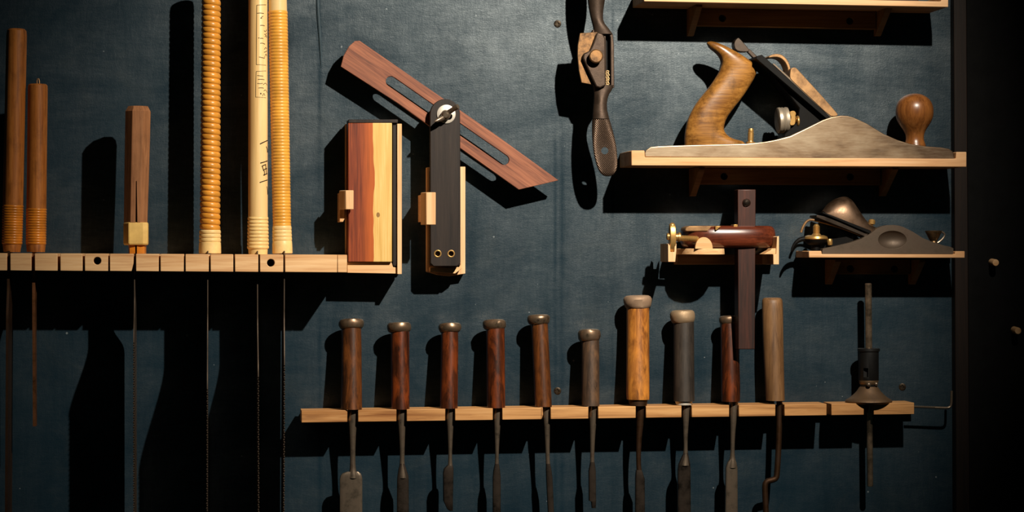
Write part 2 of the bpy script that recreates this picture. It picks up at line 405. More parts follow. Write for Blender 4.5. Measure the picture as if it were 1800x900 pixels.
# ------------------------------------------------------------------ saws
def wrap(p0, p1, pitch, r0, r1, t0, t1, depth=.9, n=6):
    L = (p1-p0).length/S; turns = max(1, int(round(L*(t1-t0)/pitch))); pr = []
    for i in range(turns):
        for j in range(n):
            u = (i+j/n)/turns; t = t0+(t1-t0)*u; r = r0+(r1-r0)*u
            pr.append((t, r-depth+depth*math.sqrt(max(0, 1-(2*j/n-1)**2))*1.0))
    pr.append((t1, r1-depth)); return pr
def blade(root, x, ytop, yneck, ywide, yend, neck, wide, thick, mat, teeth=True, lean=0):
    """flat saw blade standing edge-on; neck / wide = (near wall, near viewer) depths"""
    m = M()
    P0 = W(x, 600, 100)
    prof = [(ytop, *neck), (yneck, *neck), (ywide, *wide)]
    y = ywide
    rows = []
    for (yy, a, b) in prof[:2]: rows.append((yy, a, b, 0))
    nn = 12
    for i in range(1, nn+1):
        u = i/nn; e = u*u*(3-2*u); rows.append((yneck+(ywide-yneck)*u, neck[0]+(wide[0]-neck[0])*e, neck[1]+(wide[1]-neck[1])*e, 0))
    if teeth:
        y = ywide; i = 0
        while y < yend:
            rows.append((y+2.1, wide[0], wide[1]-2.2, 0)); rows.append((y+4.2, wide[0], wide[1], .7 if i % 2 else -.7)); y += 4.2; i += 1
    else: rows.append((yend, wide[0], wide[1], 0))
    bm = m.bm; th = thick*S/2; V = []
    for (yy, a, b, st) in rows:
        z = W(x, yy, 100).z; xx = P0.x+lean*(yy-600)*S
        V.append([bm.verts.new((xx-th, -a*S, z)), bm.verts.new((xx+th, -a*S, z)), bm.verts.new((xx+th*.8+st*S, -b*S, z)), bm.verts.new((xx-th*.8+st*S, -b*S, z))])
    for p, q in zip(V, V[1:]):
        for i in range(4): bm.faces.new((p[i], p[(i+1) % 4], q[(i+1) % 4], q[i]))
    bm.faces.new(V[0][::-1]); bm.faces.new(V[-1])
    return m.build('blade', mat, root, ang=20)
def lit(m): return m
# 1 leftmost round brown handle
r = thing('hand_saw', 'saw at far left, tall brown round handle with orange cane binding at foot', 'saw', W(22, 444, 90), 'hand saws in the rack')
a, b = W(29.5, 51, 90), W(21, 443, 90)
M().lathe(a, b, [(0, 13), (.008, 16), (.03, 17), (.5, 17), (.80, 17)], 32, 1.15, .012).build('handle', BROWNH, r)
M().lathe(a, b, wrap(a, b, 4.3, 17.8, 17.2, .79, .965, 1.0), 32, 1.15).build('cane_binding', CANE_R, r)
M().lathe(a, b, [(.96, 15), (.97, 15.6), (1, 14)], 32, 1.15).build('collar', BROWNH, r)
blade(r, 15, 441, 500, 560, 1060, (60, 112), (40, 128), 5, RUST, False, -.006)
# 2
r = thing('hand_saw', 'saw second from the left, shorter brown handle with a wire hook on top', 'saw', W(64, 444, 90), 'hand saws in the rack')
a, b = W(66.5, 148, 90), W(63, 443, 90)
h2 = M().lathe(a, b, [(0, 14), (.008, 16), (.03, 16.4), (.5, 16.4), (.75, 16.5)], 32, 1.15, .012).build('handle', BROWNH, r)
M().lathe(a, b, wrap(a, b, 4.3, 17.2, 17, .74, .955, 1.0), 32, 1.15).build('cane_binding', CANE_R, r)
M().lathe(a, b, [(.95, 15), (.96, 16), (1, 15)], 32, 1.15).build('collar', BROWNH, r)
M().tube([W(x, y, 90) for x, y in ((65, 150), (65, 142), (66, 138.5), (68, 138.5), (69, 142), (69.5, 150))], 1.1, 8).build('hanging_hook', BRONZE, h2)
blade(r, 60, 441, 500, 540, 749, (70, 104), (84, 106), 6, COPPER, False, .004)
# 3 octagonal
r = thing('hand_saw', 'saw with short eight-sided wooden handle and pale square collar, standing apart', 'saw', W(239, 446, 95), 'hand saws in the rack')
a, b = W(243, 187, 95), W(238.5, 392, 95)
m = M(); ax = b-a
rr = []
for t, k in ((0, .78), (.045, 1), (.5, .98), (1, .93)):
    c = a+ax*t; rr.append([c+Vector((math.cos(q)*22.5*k*S, -math.sin(q)*27*k*S, 0)) for q in [math.radians(22.5+45*i) for i in range(8)]])
m.rings(rr)
cut = M(); cut.prism([(238.2, 318), (239.6, 318), (240.5, 395), (237.5, 395)], 105, 135)
m.build('handle', OCTO, r, bevel=1.2, ang=20, cut=cut)
m = M(); rr = []
for y, k in ((391, .96), (394, 1), (428, 1), (431, .94)):
    c = W(239, y, 95); rr.append([c+Vector((sx*20.5*k*S, -sd*24*k*S, 0)) for sx, sd in ((-1, -.8), (-.9, -1), (.9, -1), (1, -.8), (1, .8), (.6, 1), (-.55, 1), (-1, .4))])
m.rings(rr).build('collar', HORN, r, bevel=1.2, ang=25)
cut = M(); cut.box(236.6, 425, 239.6, 450, 96, 140)
M().loft([(429, 226, 257, 95, 19), (446, 226, 257, 95, 19)], 8, 4).build('handle_foot', CANE_R, r, bevel=1, cut=cut)
blade(r, 237, 430, 520, 600, 1060, (60, 112), (31, 154), 2, BLADE)
# 4 fully cane wrapped
r = thing('hand_saw', 'saw with coarse amber cane winding up its whole handle, left of the bamboo one', 'saw', W(369, 447, 78), 'hand saws in the rack')
a, b = W(371.5, -40, 78), W(369, 446, 78)
M().lathe(a, b, [(0, 12), (.004, 15), (.02, 16)]+wrap(a, b, 9.6, 16.2, 17.4, .021, .915, 1.9, 8), 32, 1.2, 0, .09).build('cane_winding', CANE, r)
M().lathe(a, b, wrap(a, b, 6.5, 18.2, 18.6, .914, .958, 1.1)+[(.96, 18.4), (.975, 18.8), (.998, 19), (1, 18)], 32, 1.2, .03).build('collar', CANE_P, r)
blade(r, 365, 441, 552, 680, 1060, (4, 112), (4, 172), 2, BLADE, True, -.003)
# 5 bamboo with writing
r = thing('hand_saw', 'saw with smooth pale bamboo handle bearing small dark handwriting', 'saw', W(453, 447, 80), 'hand saws in the rack')
a, b = W(453.5, -60, 80), W(453.5, 381, 80)
hb = M().lathe(a, b, [(0, 12), (.004, 15), (.02, 15.9), (.6, 16.3), (1, 16.6)], 40, 1.1).build('handle', BAMBOO, r)
a2, b2 = W(453.5, 379, 80), W(453.5, 447, 80)
M().lathe(a2, b2, [(0, 16.5)]+wrap(a2, b2, 6.1, 17.6, 18.6, .03, .86, 1.3, 8)+[(.87, 16.5), (1, 16)], 36, 1.1).build('binding', CANE_P, r)
ink = M()
def stroke(pts, rad=.6):
    q = []
    for x, y in smooth(pts, 1):
        t = max(-.97, min(.985, (x-453.5)/16.3)); p = W(453.5, y, 80); s0 = 16.25*S
        q.append(p+Vector((s0*t, -s0*1.1*math.sqrt(1-t*t), 0)))
    ink.tube(q, rad, 5)
for x0, y0, y1 in ((450.6, 11, 115), (449.6, 127, 172)):
    for P in (((x0+.5, y0), (x0, (y0+y1)/2), (x0-.3, y1)), ((x0+.5, y0), (458, y0-.5), (467, y0-1.5)), ((x0-.3, y1), (458, y1+.2), (467, y1+.6))): stroke(P, .38)
for P in (((452, 25), (458, 24.5), (463, 25)), ((457.5, 34), (459.5, 31.5), (462, 30)), ((458, 33.5), (460, 33.8)), ((457, 46.5), (460, 45.8), (464.5, 46.5)),
          ((463.5, 55), (466, 57), (468, 53)), ((464, 61), (466, 62), (468, 59)), ((465, 66), (467, 62), (468.2, 67)), ((453.5, 68.5), (455, 68), (456, 68.6)), ((457, 69), (460.5, 68.4), (462, 69.3)),
          ((457, 77.6), (461, 77), (465, 78.6)), ((464, 88), (466, 84), (468, 86)), ((463.5, 93), (466, 92), (468.3, 90)), ((465, 99), (467, 95), (468, 99)), ((455, 101.5), (459, 102.5), (464.5, 103.5)), ((464, 102), (465, 100.5)),
          ((452, 134), (456, 134.5), (462, 135)), ((453, 141), (458, 140.5), (464, 141)), ((452, 148), (457, 148.3), (461, 147.6)), ((454, 156), (459, 155.5), (463, 156)), ((462, 150), (466, 146), (468.5, 150)), ((463, 161), (466, 158), (468.5, 163)), ((461, 170), (463, 164), (465, 169))): stroke(P, .5)
for P in (((457.3, 165.8), (458.6, 165.4)),): stroke(P, 1.3)
ink.build('printed_label', INK, hb); ink = M()
for P in (((456.5, 254), (462, 251), (469.3, 247)), ((457, 287.5), (463, 285.5), (469, 283)), ((456, 321.5), (462, 319), (469, 316.5)),
          ((460, 292.5), (461.5, 297), (462.5, 301)), ((459.5, 293), (463, 291), (466.5, 289.5)), ((465.8, 290), (466.6, 297), (467.4, 306)), ((462, 299.5), (465, 297.5), (468, 296.5)), ((462, 308.5), (465, 307), (468.5, 305.5)), ((463.6, 300), (464, 304), (464, 309)), ((467, 258), (468.6, 262), (468.9, 268)), ((468, 328), (469, 334), (469.2, 342))): stroke(P, .95)
ink.build('handwriting', INK, hb)
blade(r, 453, 441, 556, 660, 1060, (20, 103), (16, 148), 2, BLADE, True, .002)
# 6
r = thing('hand_saw', 'rightmost saw with fine yellow cane winding and pale collar, leaning left', 'saw', W(497, 447, 78), 'hand saws in the rack')
a, b = W(487, -60, 78), W(496.5, 446, 78)
t0 = 80/506
M().lathe(a, b, [(0, 12), (.004, 14.5), (.02, 15.3), (t0, 15.6)], 36, 1.12).build('handle_tip', BAMBOO, r)
M().lathe(a, b, [(t0-.004, 15)]+wrap(a, b, 5.5, 16.6, 15.6, t0, .905, .8), 36, 1.12).build('cane_winding', CANE_Y, r)
M().lathe(a, b, [(.903, 15.6)]+wrap(a, b, 6.5, 16.3, 16.8, .905, .955, .7)+[(.957, 16.6), (.97, 17), (.998, 17.2), (1, 16)], 36, 1.12).build('collar', CANE_P, r)
blade(r, 499, 441, 548, 640, 1060, (6, 115), (6, 140), 2, BLADE, True, -.004)

# ------------------------------------------------------------------ holder and two-tone block
r = thing('block_holder', 'pale pine holder with ledge and turn button cradling the two-tone wooden block', 'holder', W(655, 481, 0))
M().prism([(607, 218), (706, 218), (704.5, 478), (607, 478)], 0, 14).build('backboard', PINE_Z, r, bevel=.8)
M().box(698.3, 217.5, 706.3, 482, 14, 72).build('side_strip', PINE_Z, r, bevel=.7)
m = M(); m.prism([(610.6, 461), (688, 461), (691, 469.5), (697, 470.5), (698.2, 468), (698.2, 481), (610.6, 479.5)], 14, 66)
m.build('ledge', PINE, r, bevel=1.0)
def turn_button(root, x0, x1, y0, y1, xs, ystem):
    m = M(); p = W(x1, (y0+y1)/2, 92); q = W(x1, (y0+y1)/2, 92)
    a, b = W(x0, y0, 92), W(x1, y1, 92)
    wx = b.x-a.x; front = [(a.x+wx*0, -92*S), (b.x, -92*S)]
    bm = m.bm
    plan = [(W(xs, y0, 80).x, -76*S), (W(xs+.2, y0, 80).x, -62*S), (b.x-1*S, -80*S), (b.x, -92*S), (a.x, -92*S)]
    lo = [bm.verts.new((x, y, b.z)) for x, y in plan]; hi = [bm.verts.new((x, y, a.z)) for x, y in plan]
    n = len(plan); bm.faces.new(lo); bm.faces.new(hi[::-1])
    for i in range(n): bm.faces.new((lo[i], lo[(i+1) % n], hi[(i+1) % n], hi[i]))
    m.build('turn_button', PINE_Z, root, bevel=.8)
    M().prism([(xs, y0+4), (xs+9, y0+4), (xs+9, ystem-6), (xs+6, ystem), (xs, ystem)], 0, 70).build('button_post', PINE_Y, root, bevel=.7)
turn_button(r, 608, 621.5, 334.5, 368, 597, 390)
r = thing('wooden_block', 'upright two-tone red and yellow wooden block with black edging', 'wood block', W(650, 461, 50))
M().box(612, 216, 689, 460.5, 22, 74).build('body', YEW, r, bevel=1.2)
M().prism([(690.3, 216), (698, 216), (698, 462), (696, 468), (692, 468), (690.3, 465)], 20, 68).build('edge_strip', EBONY, r, bevel=1)
M().box(612.5, 210, 699.5, 216, 20, 74).build('top_strip', EBONY, r, bevel=.8)

# ------------------------------------------------------------------ bevel holder, sliding bevel
r = thing('angle_gauge_holder', 'pale backboard with turn button behind the black stock of the angle gauge', 'holder', W(784, 484, 0))
M().prism([(750.5, 294), (818, 293), (818, 481), (790, 485.5), (770, 483.5), (750.5, 478)], 0, 24).build('backboard', PINE_Z, r, bevel=.8)
turn_button(r, 749.5, 766, 338, 395, 741, 390)
M().prism([(756, 470), (801, 471), (811, 463), (812, 472), (800, 481), (756, 478)], 24, 46).build('ledge', PINE, r, bevel=.8)
r = thing('angle_gauge', 'adjustable angle gauge with black stock and slanted slotted rosewood blade', 'angle gauge', W(783, 468, 46))
m = M()
top = arc(782.5, 201, 26.3, 27, 180, 360, 22)
for d0, d1 in ((50, 66),): m.prism(top+[(809.5, 330), (809.5, 462), (804, 468), (762, 468), (757, 463)], d0, d1)
m.prism(top+[(809, 300), (757, 300)], 26, 38)
m.prism([(756.4, 300), (809.2, 300), (809.2, 467), (757, 467)], 26, 50)
cut = M(); cut.lathe(W(769.5, 446, 58), W(769.5, 446, 72), [(0, 5), (1, 5)]); cut.lathe(W(793, 446, 58), W(793, 446, 72), [(0, 5), (1, 5)])
st = m.build('stock', EBONY, r, bevel=1.0, cut=cut)
for x in (769.5, 793):
    m = M(); a, b = W(x, 446, 58), W(x, 446, 67)
    m.rings([[W(x, 446, d)+Vector((math.cos(2*math.pi*i/24)*k*S, 0, math.sin(2*math.pi*i/24)*k*S)) for i in range(24)] for d, k in ((60, 4.4), (60, 6.4), (66.6, 6.4), (66.8, 5.8), (66.4, 4.4))], close=True)
    m.build('brass_eyelet', BRASS, st)
# blade
ends = [(599, 117), (604, 98), (613, 82), (624, 72), (632, 71.5), (760, 160), (870, 236), (982, 317), (912, 333.5), (800, 254), (700, 182)]
def slotpts():
    A = (687, 143); B = (886, 281); dx, dy = B[0]-A[0], B[1]-A[1]; L = math.hypot(dx, dy); ux, uy = dx/L, dy/L; nx, ny = -uy, ux; R = 9
    q = []
    for i in range(13):
        t = math.radians(90+180*i/12); q.append((A[0]+R*(math.cos(t)*ux+math.sin(t)*nx), A[1]+R*(math.cos(t)*uy+math.sin(t)*ny)))
    for i in range(13):
        t = math.radians(-90+180*i/12); q.append((B[0]+R*(math.cos(t)*ux+math.sin(t)*nx), B[1]+R*(math.cos(t)*uy+math.sin(t)*ny)))
    return q
bl = M().prism(ends, 39.5, 48.5, [slotpts()])
k = N('rosewood_blade')
tc = k.node('ShaderNodeTexCoord'); m1 = k.node('ShaderNodeMapping'); m1.inputs['Rotation'].default_value = (0, math.radians(34.7), 0); m1.vector_type = 'TEXTURE'
k.link(tc.outputs['Object'], m1.inputs[0]); m2 = k.node('ShaderNodeMapping'); m2.inputs['Scale'].default_value = (16, 400, 400); k.link(m1.outputs[0], m2.inputs[0])
# TEXTURE mapping undoes the slant, so the grain follows the blade
g = k.noise(m2.outputs[0], 1, 6, .65, .8); m3 = k.node('ShaderNodeMapping'); m3.inputs['Scale'].default_value = (10, 90, 90); k.link(m1.outputs[0], m3.inputs[0])
g2 = k.noise(m3.outputs[0], 1, 3, .5, .5)
k.link(k.mix(.4, k.ramp(g, [(.32, (64, 31, 20)), (.5, (126, 72, 48)), (.7, (162, 102, 72))]), k.ramp(g2, [(.35, (88, 46, 31)), (.65, (156, 96, 66))])), k.b.inputs['Base Color'])
k.b.inputs['Roughness'].default_value = .5; k.b.inputs['Specular IOR Level'].default_value = .4; k.bump(g, .15, .0003)
bl.build('blade', k.m, r, bevel=.7)
m = M(); m.rings([[W(784.5, 200.5, d)+Vector((math.cos(2*math.pi*i/32)*q*S, 0, math.sin(2*math.pi*i/32)*q*S)) for i in range(32)] for d, q in ((66, 5), (66, 16.2), (68, 16.2), (68.6, 15.2), (68.6, 5))], close=True)
m.build('washer', CHROME, st)
m = M(); m.lathe(W(784.5, 201, 60), W(783, 202.5, 88), [(0, 6), (.3, 8.6), (.7, 8), (.92, 6.4), (1, 4)], 24)
m.tube([W(x, y, d) for x, y, d in ((781, 205, 80), (774, 209, 85), (768, 212, 89), (764, 213.5, 91))], [5, 4.6, 3.2, 1.0], 14)
m.tube([W(x, y, d) for x, y, d in ((788, 198, 80), (795, 193, 86), (801, 189, 92), (805, 187, 95))], [4.5, 4.2, 4.6, 4.4], 14)
m.build('wing_nut', STEEL, r)

# ------------------------------------------------------------------ spokeshave
r = thing('spokeshave', 'iron spokeshave hanging on end with bronze cutter and knurled grip', 'spokeshave', W(1062, 310, 80))
lo = [(150, 1042, 1079, 82, 9), (158, 1043, 1076, 82, 9), (168, 1044, 1069, 82, 10), (188, 1042, 1066, 82, 11), (209, 1041, 1071, 82, 12)]
gr = [(207, 1041.5, 1070, 82, 10), (211, 1040.5, 1072, 82, 10), (232, 1040.5, 1078, 82, 8), (254, 1041.5, 1083, 82, 5), (276, 1044.5, 1085.5, 82, 5), (292, 1049, 1085.5, 82, 5), (303, 1054, 1082.5, 82, 4.5), (308.5, 1060, 1076.5, 82, 3), (310, 1065, 1071, 82, 1)]
hole = M(); hole.lathe(W(1063, 265, 50), W(1063, 265, 120), [(0, 6.2), (1, 6.2)], 20)
M().loft(smooth(lo, 1), 28).build('lower_handle', SHAVE_IRON, r)
M().loft(smooth(gr, 2), 32).build('knurled_grip', KNURL, r, ang=60, cut=hole)
up = [(-96, 1044, 1052, 82, 4), (-90, 1038, 1058, 82, 9), (-60, 1031, 1067, 82, 15), (-20, 1031, 1067, 82, 14), (2, 1033, 1063, 82, 12), (22, 1036, 1060, 82, 10), (38, 1040, 1060, 82, 10), (50, 1043, 1070, 82, 10), (60, 1044, 1077, 82, 9)]
M().loft(smooth(up, 2), 28).build('upper_handle', SHAVE_IRON, r)
m = M(); m.prism([(1042, 52), (1060, 50), (1072, 53), (1077.5, 60), (1079.5, 80), (1080, 154), (1070, 157), (1045, 153), (1036, 120), (1032, 90)], 70, 84, [[(1065, 61), (1071, 60), (1073, 66), (1074, 150), (1066, 151)]])
m.build('body', SHAVE_IRON, r, bevel=1.2)
M().box(1062, 59, 1076, 152, 64, 70.5).build('dark_slot_backing', CASTBLK, r)  # black backing added behind the slot so that it reads dark
m = M(); m.prism(smooth([(1019.5, 58), (1030, 57.5), (1049, 56), (1062, 64), (1062, 150), (1043, 149.5), (1022, 145.5), (1017.5, 124), (1015, 98), (1015.5, 80)], 0), 84, 89)
m.build('cutter', CUTB, r, bevel=1.0)
m = M(); m.prism([(1050, 56.5), (1060, 60), (1064, 67), (1065.5, 150), (1055, 155), (1047.5, 152.5), (1037, 130), (1024.5, 102), (1026, 94), (1037, 89), (1043, 75)], 89, 99)
m.build('cutter_cap', SHAVE_IRON, r, bevel=2.5, seg=3)
m = M(); m.lathe(W(1046, 101, 92), W(1048, 98.5, 113), [(0, 5), (.4, 5), (.42, 8), (.55, 11.5), (.9, 12), (1, 10)], 28)
m.build('thumb_screw', CUTB, r)
m = M()
for i in range(9):
    y = 127+i*3; c = W(1068.5+random.uniform(-1.5, 1.5), y, 86)
    m.tube([c+Vector((math.cos(q)*2.4*S, -1.5*S*math.sin(q*1.3), math.sin(q)*2.2*S+q*.3*S)) for q in [j*.8 for j in range(8)]], [.5, .9, 1, 1, 1, 1, .8, .4], 5)
so = tag(m.build('wood_shavings', SHAVING), 'tiny pale curled shavings caught in the mouth of the spokeshave', 'wood shavings'); so['kind'] = 'stuff'
tag(M().lathe(W(1049, -62, -4), W(1049, -66, 108), [(0, 4), (.93, 4), (.94, 7), (1, 6)], 16).build('hanging_nail', STEEL_D), 'iron nail carrying the upper end of the spokeshave', 'nail')

# ------------------------------------------------------------------ shelves
def shelf(name, label, L, Rr, yl, yr, h, lip, lw, rw, d1, mat, cleat, holes, gus, bh):
    """front outline with raised end stops; cleat and gussets carry it on the wall"""
    r = thing(name, label, 'shelf', W((L+Rr)/2, (yl+yr)/2, 0))
    m = M(); m.prism([(L, yl-h-lip), (L+lw, yl-h-lip), (L+lw+.6, yl-h), (Rr-rw-.6, yr-h), (Rr-rw, yr-h-lip), (Rr, yr-h-lip), (Rr, yr), (L, yl)], 0, d1)
    m.build('board', mat, r, bevel=1.2)
    x0, x1, y0, y1 = cleat
    M().prism([(x0, y0), (x1, y0+(yr-yl)*.6), (x1, y1+(yr-yl)*.6), (x0, y1)], 0, 20, [circ(x, y, 6.3) for x, y in holes]).build('cleat', PINE_DK, r, bevel=.8)
    for gx in gus:
        m = M(); bm = m.bm; a = W(gx, y0, 20); t = 11*S; zt = min(W(gx, yl if gx < 1400 else yr, d1).z, a.z+.02); zb = W(gx, bh, 0).z
        zt = a.z
        pr = [(0, zt), (-(d1*.74)*S, zt), (-(d1*.74)*S, zt-4*S), (-10*S, zb), (0, zb)]
        lo_ = [bm.verts.new((a.x, y, z)) for y, z in pr]; hi_ = [bm.verts.new((a.x+t, y, z)) for y, z in pr]
        bm.faces.new(lo_); bm.faces.new(hi_[::-1])
        for i in range(5): bm.faces.new((lo_[i], lo_[(i+1) % 5], hi_[(i+1) % 5], hi_[i]))
        m.build('gusset', PINE_DK, r, bevel=.6)
    return r
shelf('wall_shelf', 'topmost pine shelf cut off by the photo edge, carrying a dark wooden plane', 1132, 1667, 2.5, 12.5, 10, 10, 22, 12, 112, PINE_SH, (1222, 1540, 14.5, 45), [(1270, 32), (1494, 37)], (1211, 1541), 64)
shelf('wall_shelf', 'long pine shelf with end stops under the large bench plane', 1110, 1699, 291, 293.5, 14.5, 12, 23, 18, 118, PINE_SH, (1229, 1548, 296, 324), [(1273, 310), (1495, 311)], (1215, 1550), 345)
shelf('wall_shelf', 'short thin pine shelf under the small black block plane', 1422, 1696, 453, 453.5, 6.4, 5.5, 22, 17, 94, PINE_SH, (1474, 1600, 456, 482), [(1495, 472), (1573, 473)], (1455, 1602), 500)

# wooden plane on the topmost shelf
r = thing('wooden_plane', 'reddish wooden plane whose bottom edge shows on the topmost shelf', 'hand plane', W(1385, 0, 65))
m = M(); m.prism([(1160, -5.2), (1160, -80), (1166, -86), (1330, -84), (1610, -79), (1616, -74), (1615, 3.2)], 22, 104)
m.build('body', DARKRED, r, bevel=2)
M().prism([(1385, -82), (1350, -150), (1358, -154), (1400, -83)], 40, 84).build('cutting_iron', STEEL_D, r, bevel=.8)
M().prism([(1401, -83), (1368, -138), (1384, -140), (1420, -82)], 42, 82).build('wedge', DARKRED, r, bevel=1)

# ------------------------------------------------------------------ large bench plane
r = thing('bench_plane', 'large iron bench plane with curved wooden handle and round front knob', 'hand plane', W(1405, 278, 62))
side = [(1134, 276), (1133, 270), (1135, 264), (1144, 258), (1160, 256.5), (1222, 254.5), (1311, 252.5), (1345, 249), (1364, 245.5), (1389, 239), (1418, 225), (1446, 211), (1462, 205.5), (1478, 203), (1490, 203.4), (1500, 206), (1524, 217), (1553, 235), (1578, 246), (1599, 252.5), (1627, 257), (1655, 259), (1669, 261.5), (1676, 267), (1679, 281.5)]
bx = M(); bx.prism(side, 104, 110); bx.prism([(p[0], p[1]) for p in side], 14, 20)
bx.prism([(1134, 276), (1133.5, 268.5), (1679, 273), (1679, 281.5)], 20, 104)
bx.build('body', CASTSIDE, r, bevel=1.6, seg=3)
tote = [(1242.5, 77, 1243, 74.5, 3), (1244.5, 81, 1247, 72.8, 8), (1248, 86, 1253, 73, 11), (1258, 93, 1264, 76.5, 15), (1265, 101, 1279, 83, 17.5), (1268, 112, 1305, 97.5, 19),
        (1266.5, 119, 1325, 112, 19), (1263, 128, 1331, 125, 19), (1251, 147, 1323, 143, 19), (1238, 163, 1305, 171, 19), (1225, 179, 1288, 192, 19), (1215, 196, 1276, 209, 19), (1208, 212, 1271.5, 224, 19),
        (1204.5, 230, 1274, 234, 19), (1203, 244, 1285, 243, 19), (1203, 253, 1312, 250, 18), (1203, 271, 1316, 271, 18)]
m = M(); rr = []
for xl, yl, xr, yr, hd in smooth(tote, 1):
    a = W(xl, yl, 66); b = W(xr, yr, 66); c = (a+b)/2; h = (b-a)/2; ring = []
    for q in range(32):
        t = 2*math.pi*q/32; cs, sn = math.cos(t), math.sin(t)
        ring.append(c+h*math.copysign(abs(cs)**.85, cs)+Vector((0, -hd*S, 0))*math.copysign(abs(sn)**.85, sn))
    rr.append(ring)
tt = m.rings(rr).build('handle', TOTE, r, ang=60)
M().lathe(W(1319, 262, 66), W(1320, 226, 66), [(0, 8), (.35, 8), (.36, 5), (.4, 4.6), (.42, 5.2), (.8, 5.2), (.82, 4.6), (.88, 5), (1, 4)], 20).build('handle_bolt', BRASS, tt)
# frog, iron, lever cap
M().prism([(1333, 104), (1338, 97), (1462, 204), (1475, 262), (1372, 262), (1380, 235), (1402, 214), (1405, 190), (1388, 168)], 36, 88).build('frog', CASTBLK, r, bevel=1.5)
m = M(); m.prism([(1329, 103), (1331, 98.5), (1339, 96), (1345, 101), (1461, 206.5), (1453, 209)], 22, 102)
m.build('cutting_iron', CASTBLK, r, bevel=.8)
m = M(); m.prism([(1358, 112.5), (1361, 111.5), (1464, 205), (1459, 206)], 24, 100); m.build('chip_breaker', STEEL, r, bevel=.4)
m = M(); m.prism(smooth([(1388.5, 130), (1390, 121), (1394, 118.5), (1399, 118.5), (1406, 126), (1440, 163), (1470, 197), (1474, 202.5), (1468, 205), (1458, 204), (1424, 172), (1392, 142), (1388.5, 137)], 1, True), 26, 101)
lc = m.build('lever_cap', BRONZE, r, bevel=2.5, seg=3)
cl = [(1350, 102), (1353, 97.5), (1361, 94.8), (1369, 94.6), (1377, 97.5), (1385, 106), (1389.5, 117), (1390, 130), (1385, 134), (1385.5, 122), (1382, 112), (1376, 104.5), (1368, 100.5), (1359, 100.5)]
M().prism(smooth(cl, 1, True), 46, 84).build('cam_lever', BRONZE, lc, bevel=1.2)
m = M(); m.prism(smooth([(1290, 78), (1292, 71), (1297, 66), (1300, 67), (1308, 76), (1318, 88), (1316, 91), (1303, 91), (1293, 88)], 1, True), 52, 74)
m.prism([(1311, 88), (1318, 86), (1350, 118), (1346, 124)], 58, 68)
m.build('lateral_lever', STEEL_D, r, bevel=1.2)
m = M(); m.lathe(W(1366, 212, 72), W(1385, 211, 72), [(0, 20), (.06, 22.5), (.3, 23), (.34, 21.6), (.5, 23), (.62, 21.6), (.8, 23), (.95, 22.5), (1, 20)], 40)
m.build('adjusting_wheel', metal('dull_nickel', (176, 164, 146), .36, (120, 104, 86), .45, 60, .7), r)
m = M(); m.lathe(W(1384, 211, 72), W(1420, 209, 72), [(0, 6), (1, 6)], 20)
m.prism(smooth([(1388, 196), (1396, 194), (1400, 199), (1398, 205), (1399, 212), (1397, 220), (1389, 221), (1388, 214), (1391, 207), (1389, 202)], 1, True), 62, 94)
m.lathe(W(1400, 213, 84), W(1404, 213, 84), [(0, 9), (.5, 10), (1, 9)], 20)
m.build('adjusting_yoke', BRASS, r, bevel=.8)
m = M(); a, b = W(1607, 164.5, 62), W(1608.5, 272, 62); H = 107.5
kp = [(0, 3), (1, 11), (5, 20), (12, 28), (22, 32.6), (33, 33.6), (44, 32), (54, 27), (63, 20.5), (70, 17), (76, 15.8), (82, 16), (87, 17.5), (91, 19), (96, 20), (107, 20)]
m.lathe(a, b, [(y/H, q) for y, q in smooth(kp, 1)], 40)
m.build('front_knob', KNOBW, r, ang=60)

# ------------------------------------------------------------------ marking gauge and holder
r = thing('gauge_holder', 'small pale bracket with uprights carrying the rosewood marking gauge', 'holder', W(1275, 466, 0))
M().prism([(1189, 447), (1361, 447), (1361, 465), (1189, 465)], 0, 24, ).build('backboard', PINE_SH, r, bevel=.8)
m = M(); bm = m.bm
plan = [(1192, 0), (1192, 62), (1197, 84), (1206, 100), (1218, 109), (1232, 113), (1246, 112), (1257, 106), (1265, 95), (1270, 78), (1270, 0)]
lo_ = [bm.verts.new(Vector((W(x, 447, 60).x, -d*S, W(1230, 447.5, d*.0+110).z))) for x, d in plan]
hi_ = [bm.verts.new(Vector((W(x, 447, 60).x, -d*S, W(1230, 437, d*.0+110).z))) for x, d in plan]
bm.faces.new(lo_); bm.faces.new(hi_[::-1])
for q in range(len(plan)): bm.faces.new((lo_[q], lo_[(q+1) % len(plan)], hi_[(q+1) % len(plan)], hi_[q]))
m.build('ledge', PINE, r, bevel=.6)
M().prism([(1222, 437.4)]+arc(1237.5, 436, 15.3, 19, 180, 360, 14)+[(1253, 437.4)], 103.5, 111).build('stop_lip', PINE, r, bevel=.6)
M().prism([(1343, 447), (1350, 442.5), (1355, 440), (1357, 436.5), (1366, 436.5), (1366, 447)], 0, 108).build('ledge', PINE, r, bevel=.8)
M().prism([(1174.5, 428), (1178, 432), (1178.5, 443), (1185.5, 443), (1186, 433), (1189, 427.5), (1189, 440), (1187, 460.5), (1174.5, 460.5)], 40, 112).build('left_upright', PINE_Z, r, bevel=.7)
M().box(1174.5, 447, 1192, 460.5, 0, 40).build('left_arm', PINE_SH, r, bevel=.7)
M().prism([(1359.5, 447), (1364.5, 447), (1365, 433), (1366, 416), (1369.3, 415), (1369.3, 465), (1359.5, 465)], 0, 112).build('right_upright', PINE_Z, r, bevel=.7)

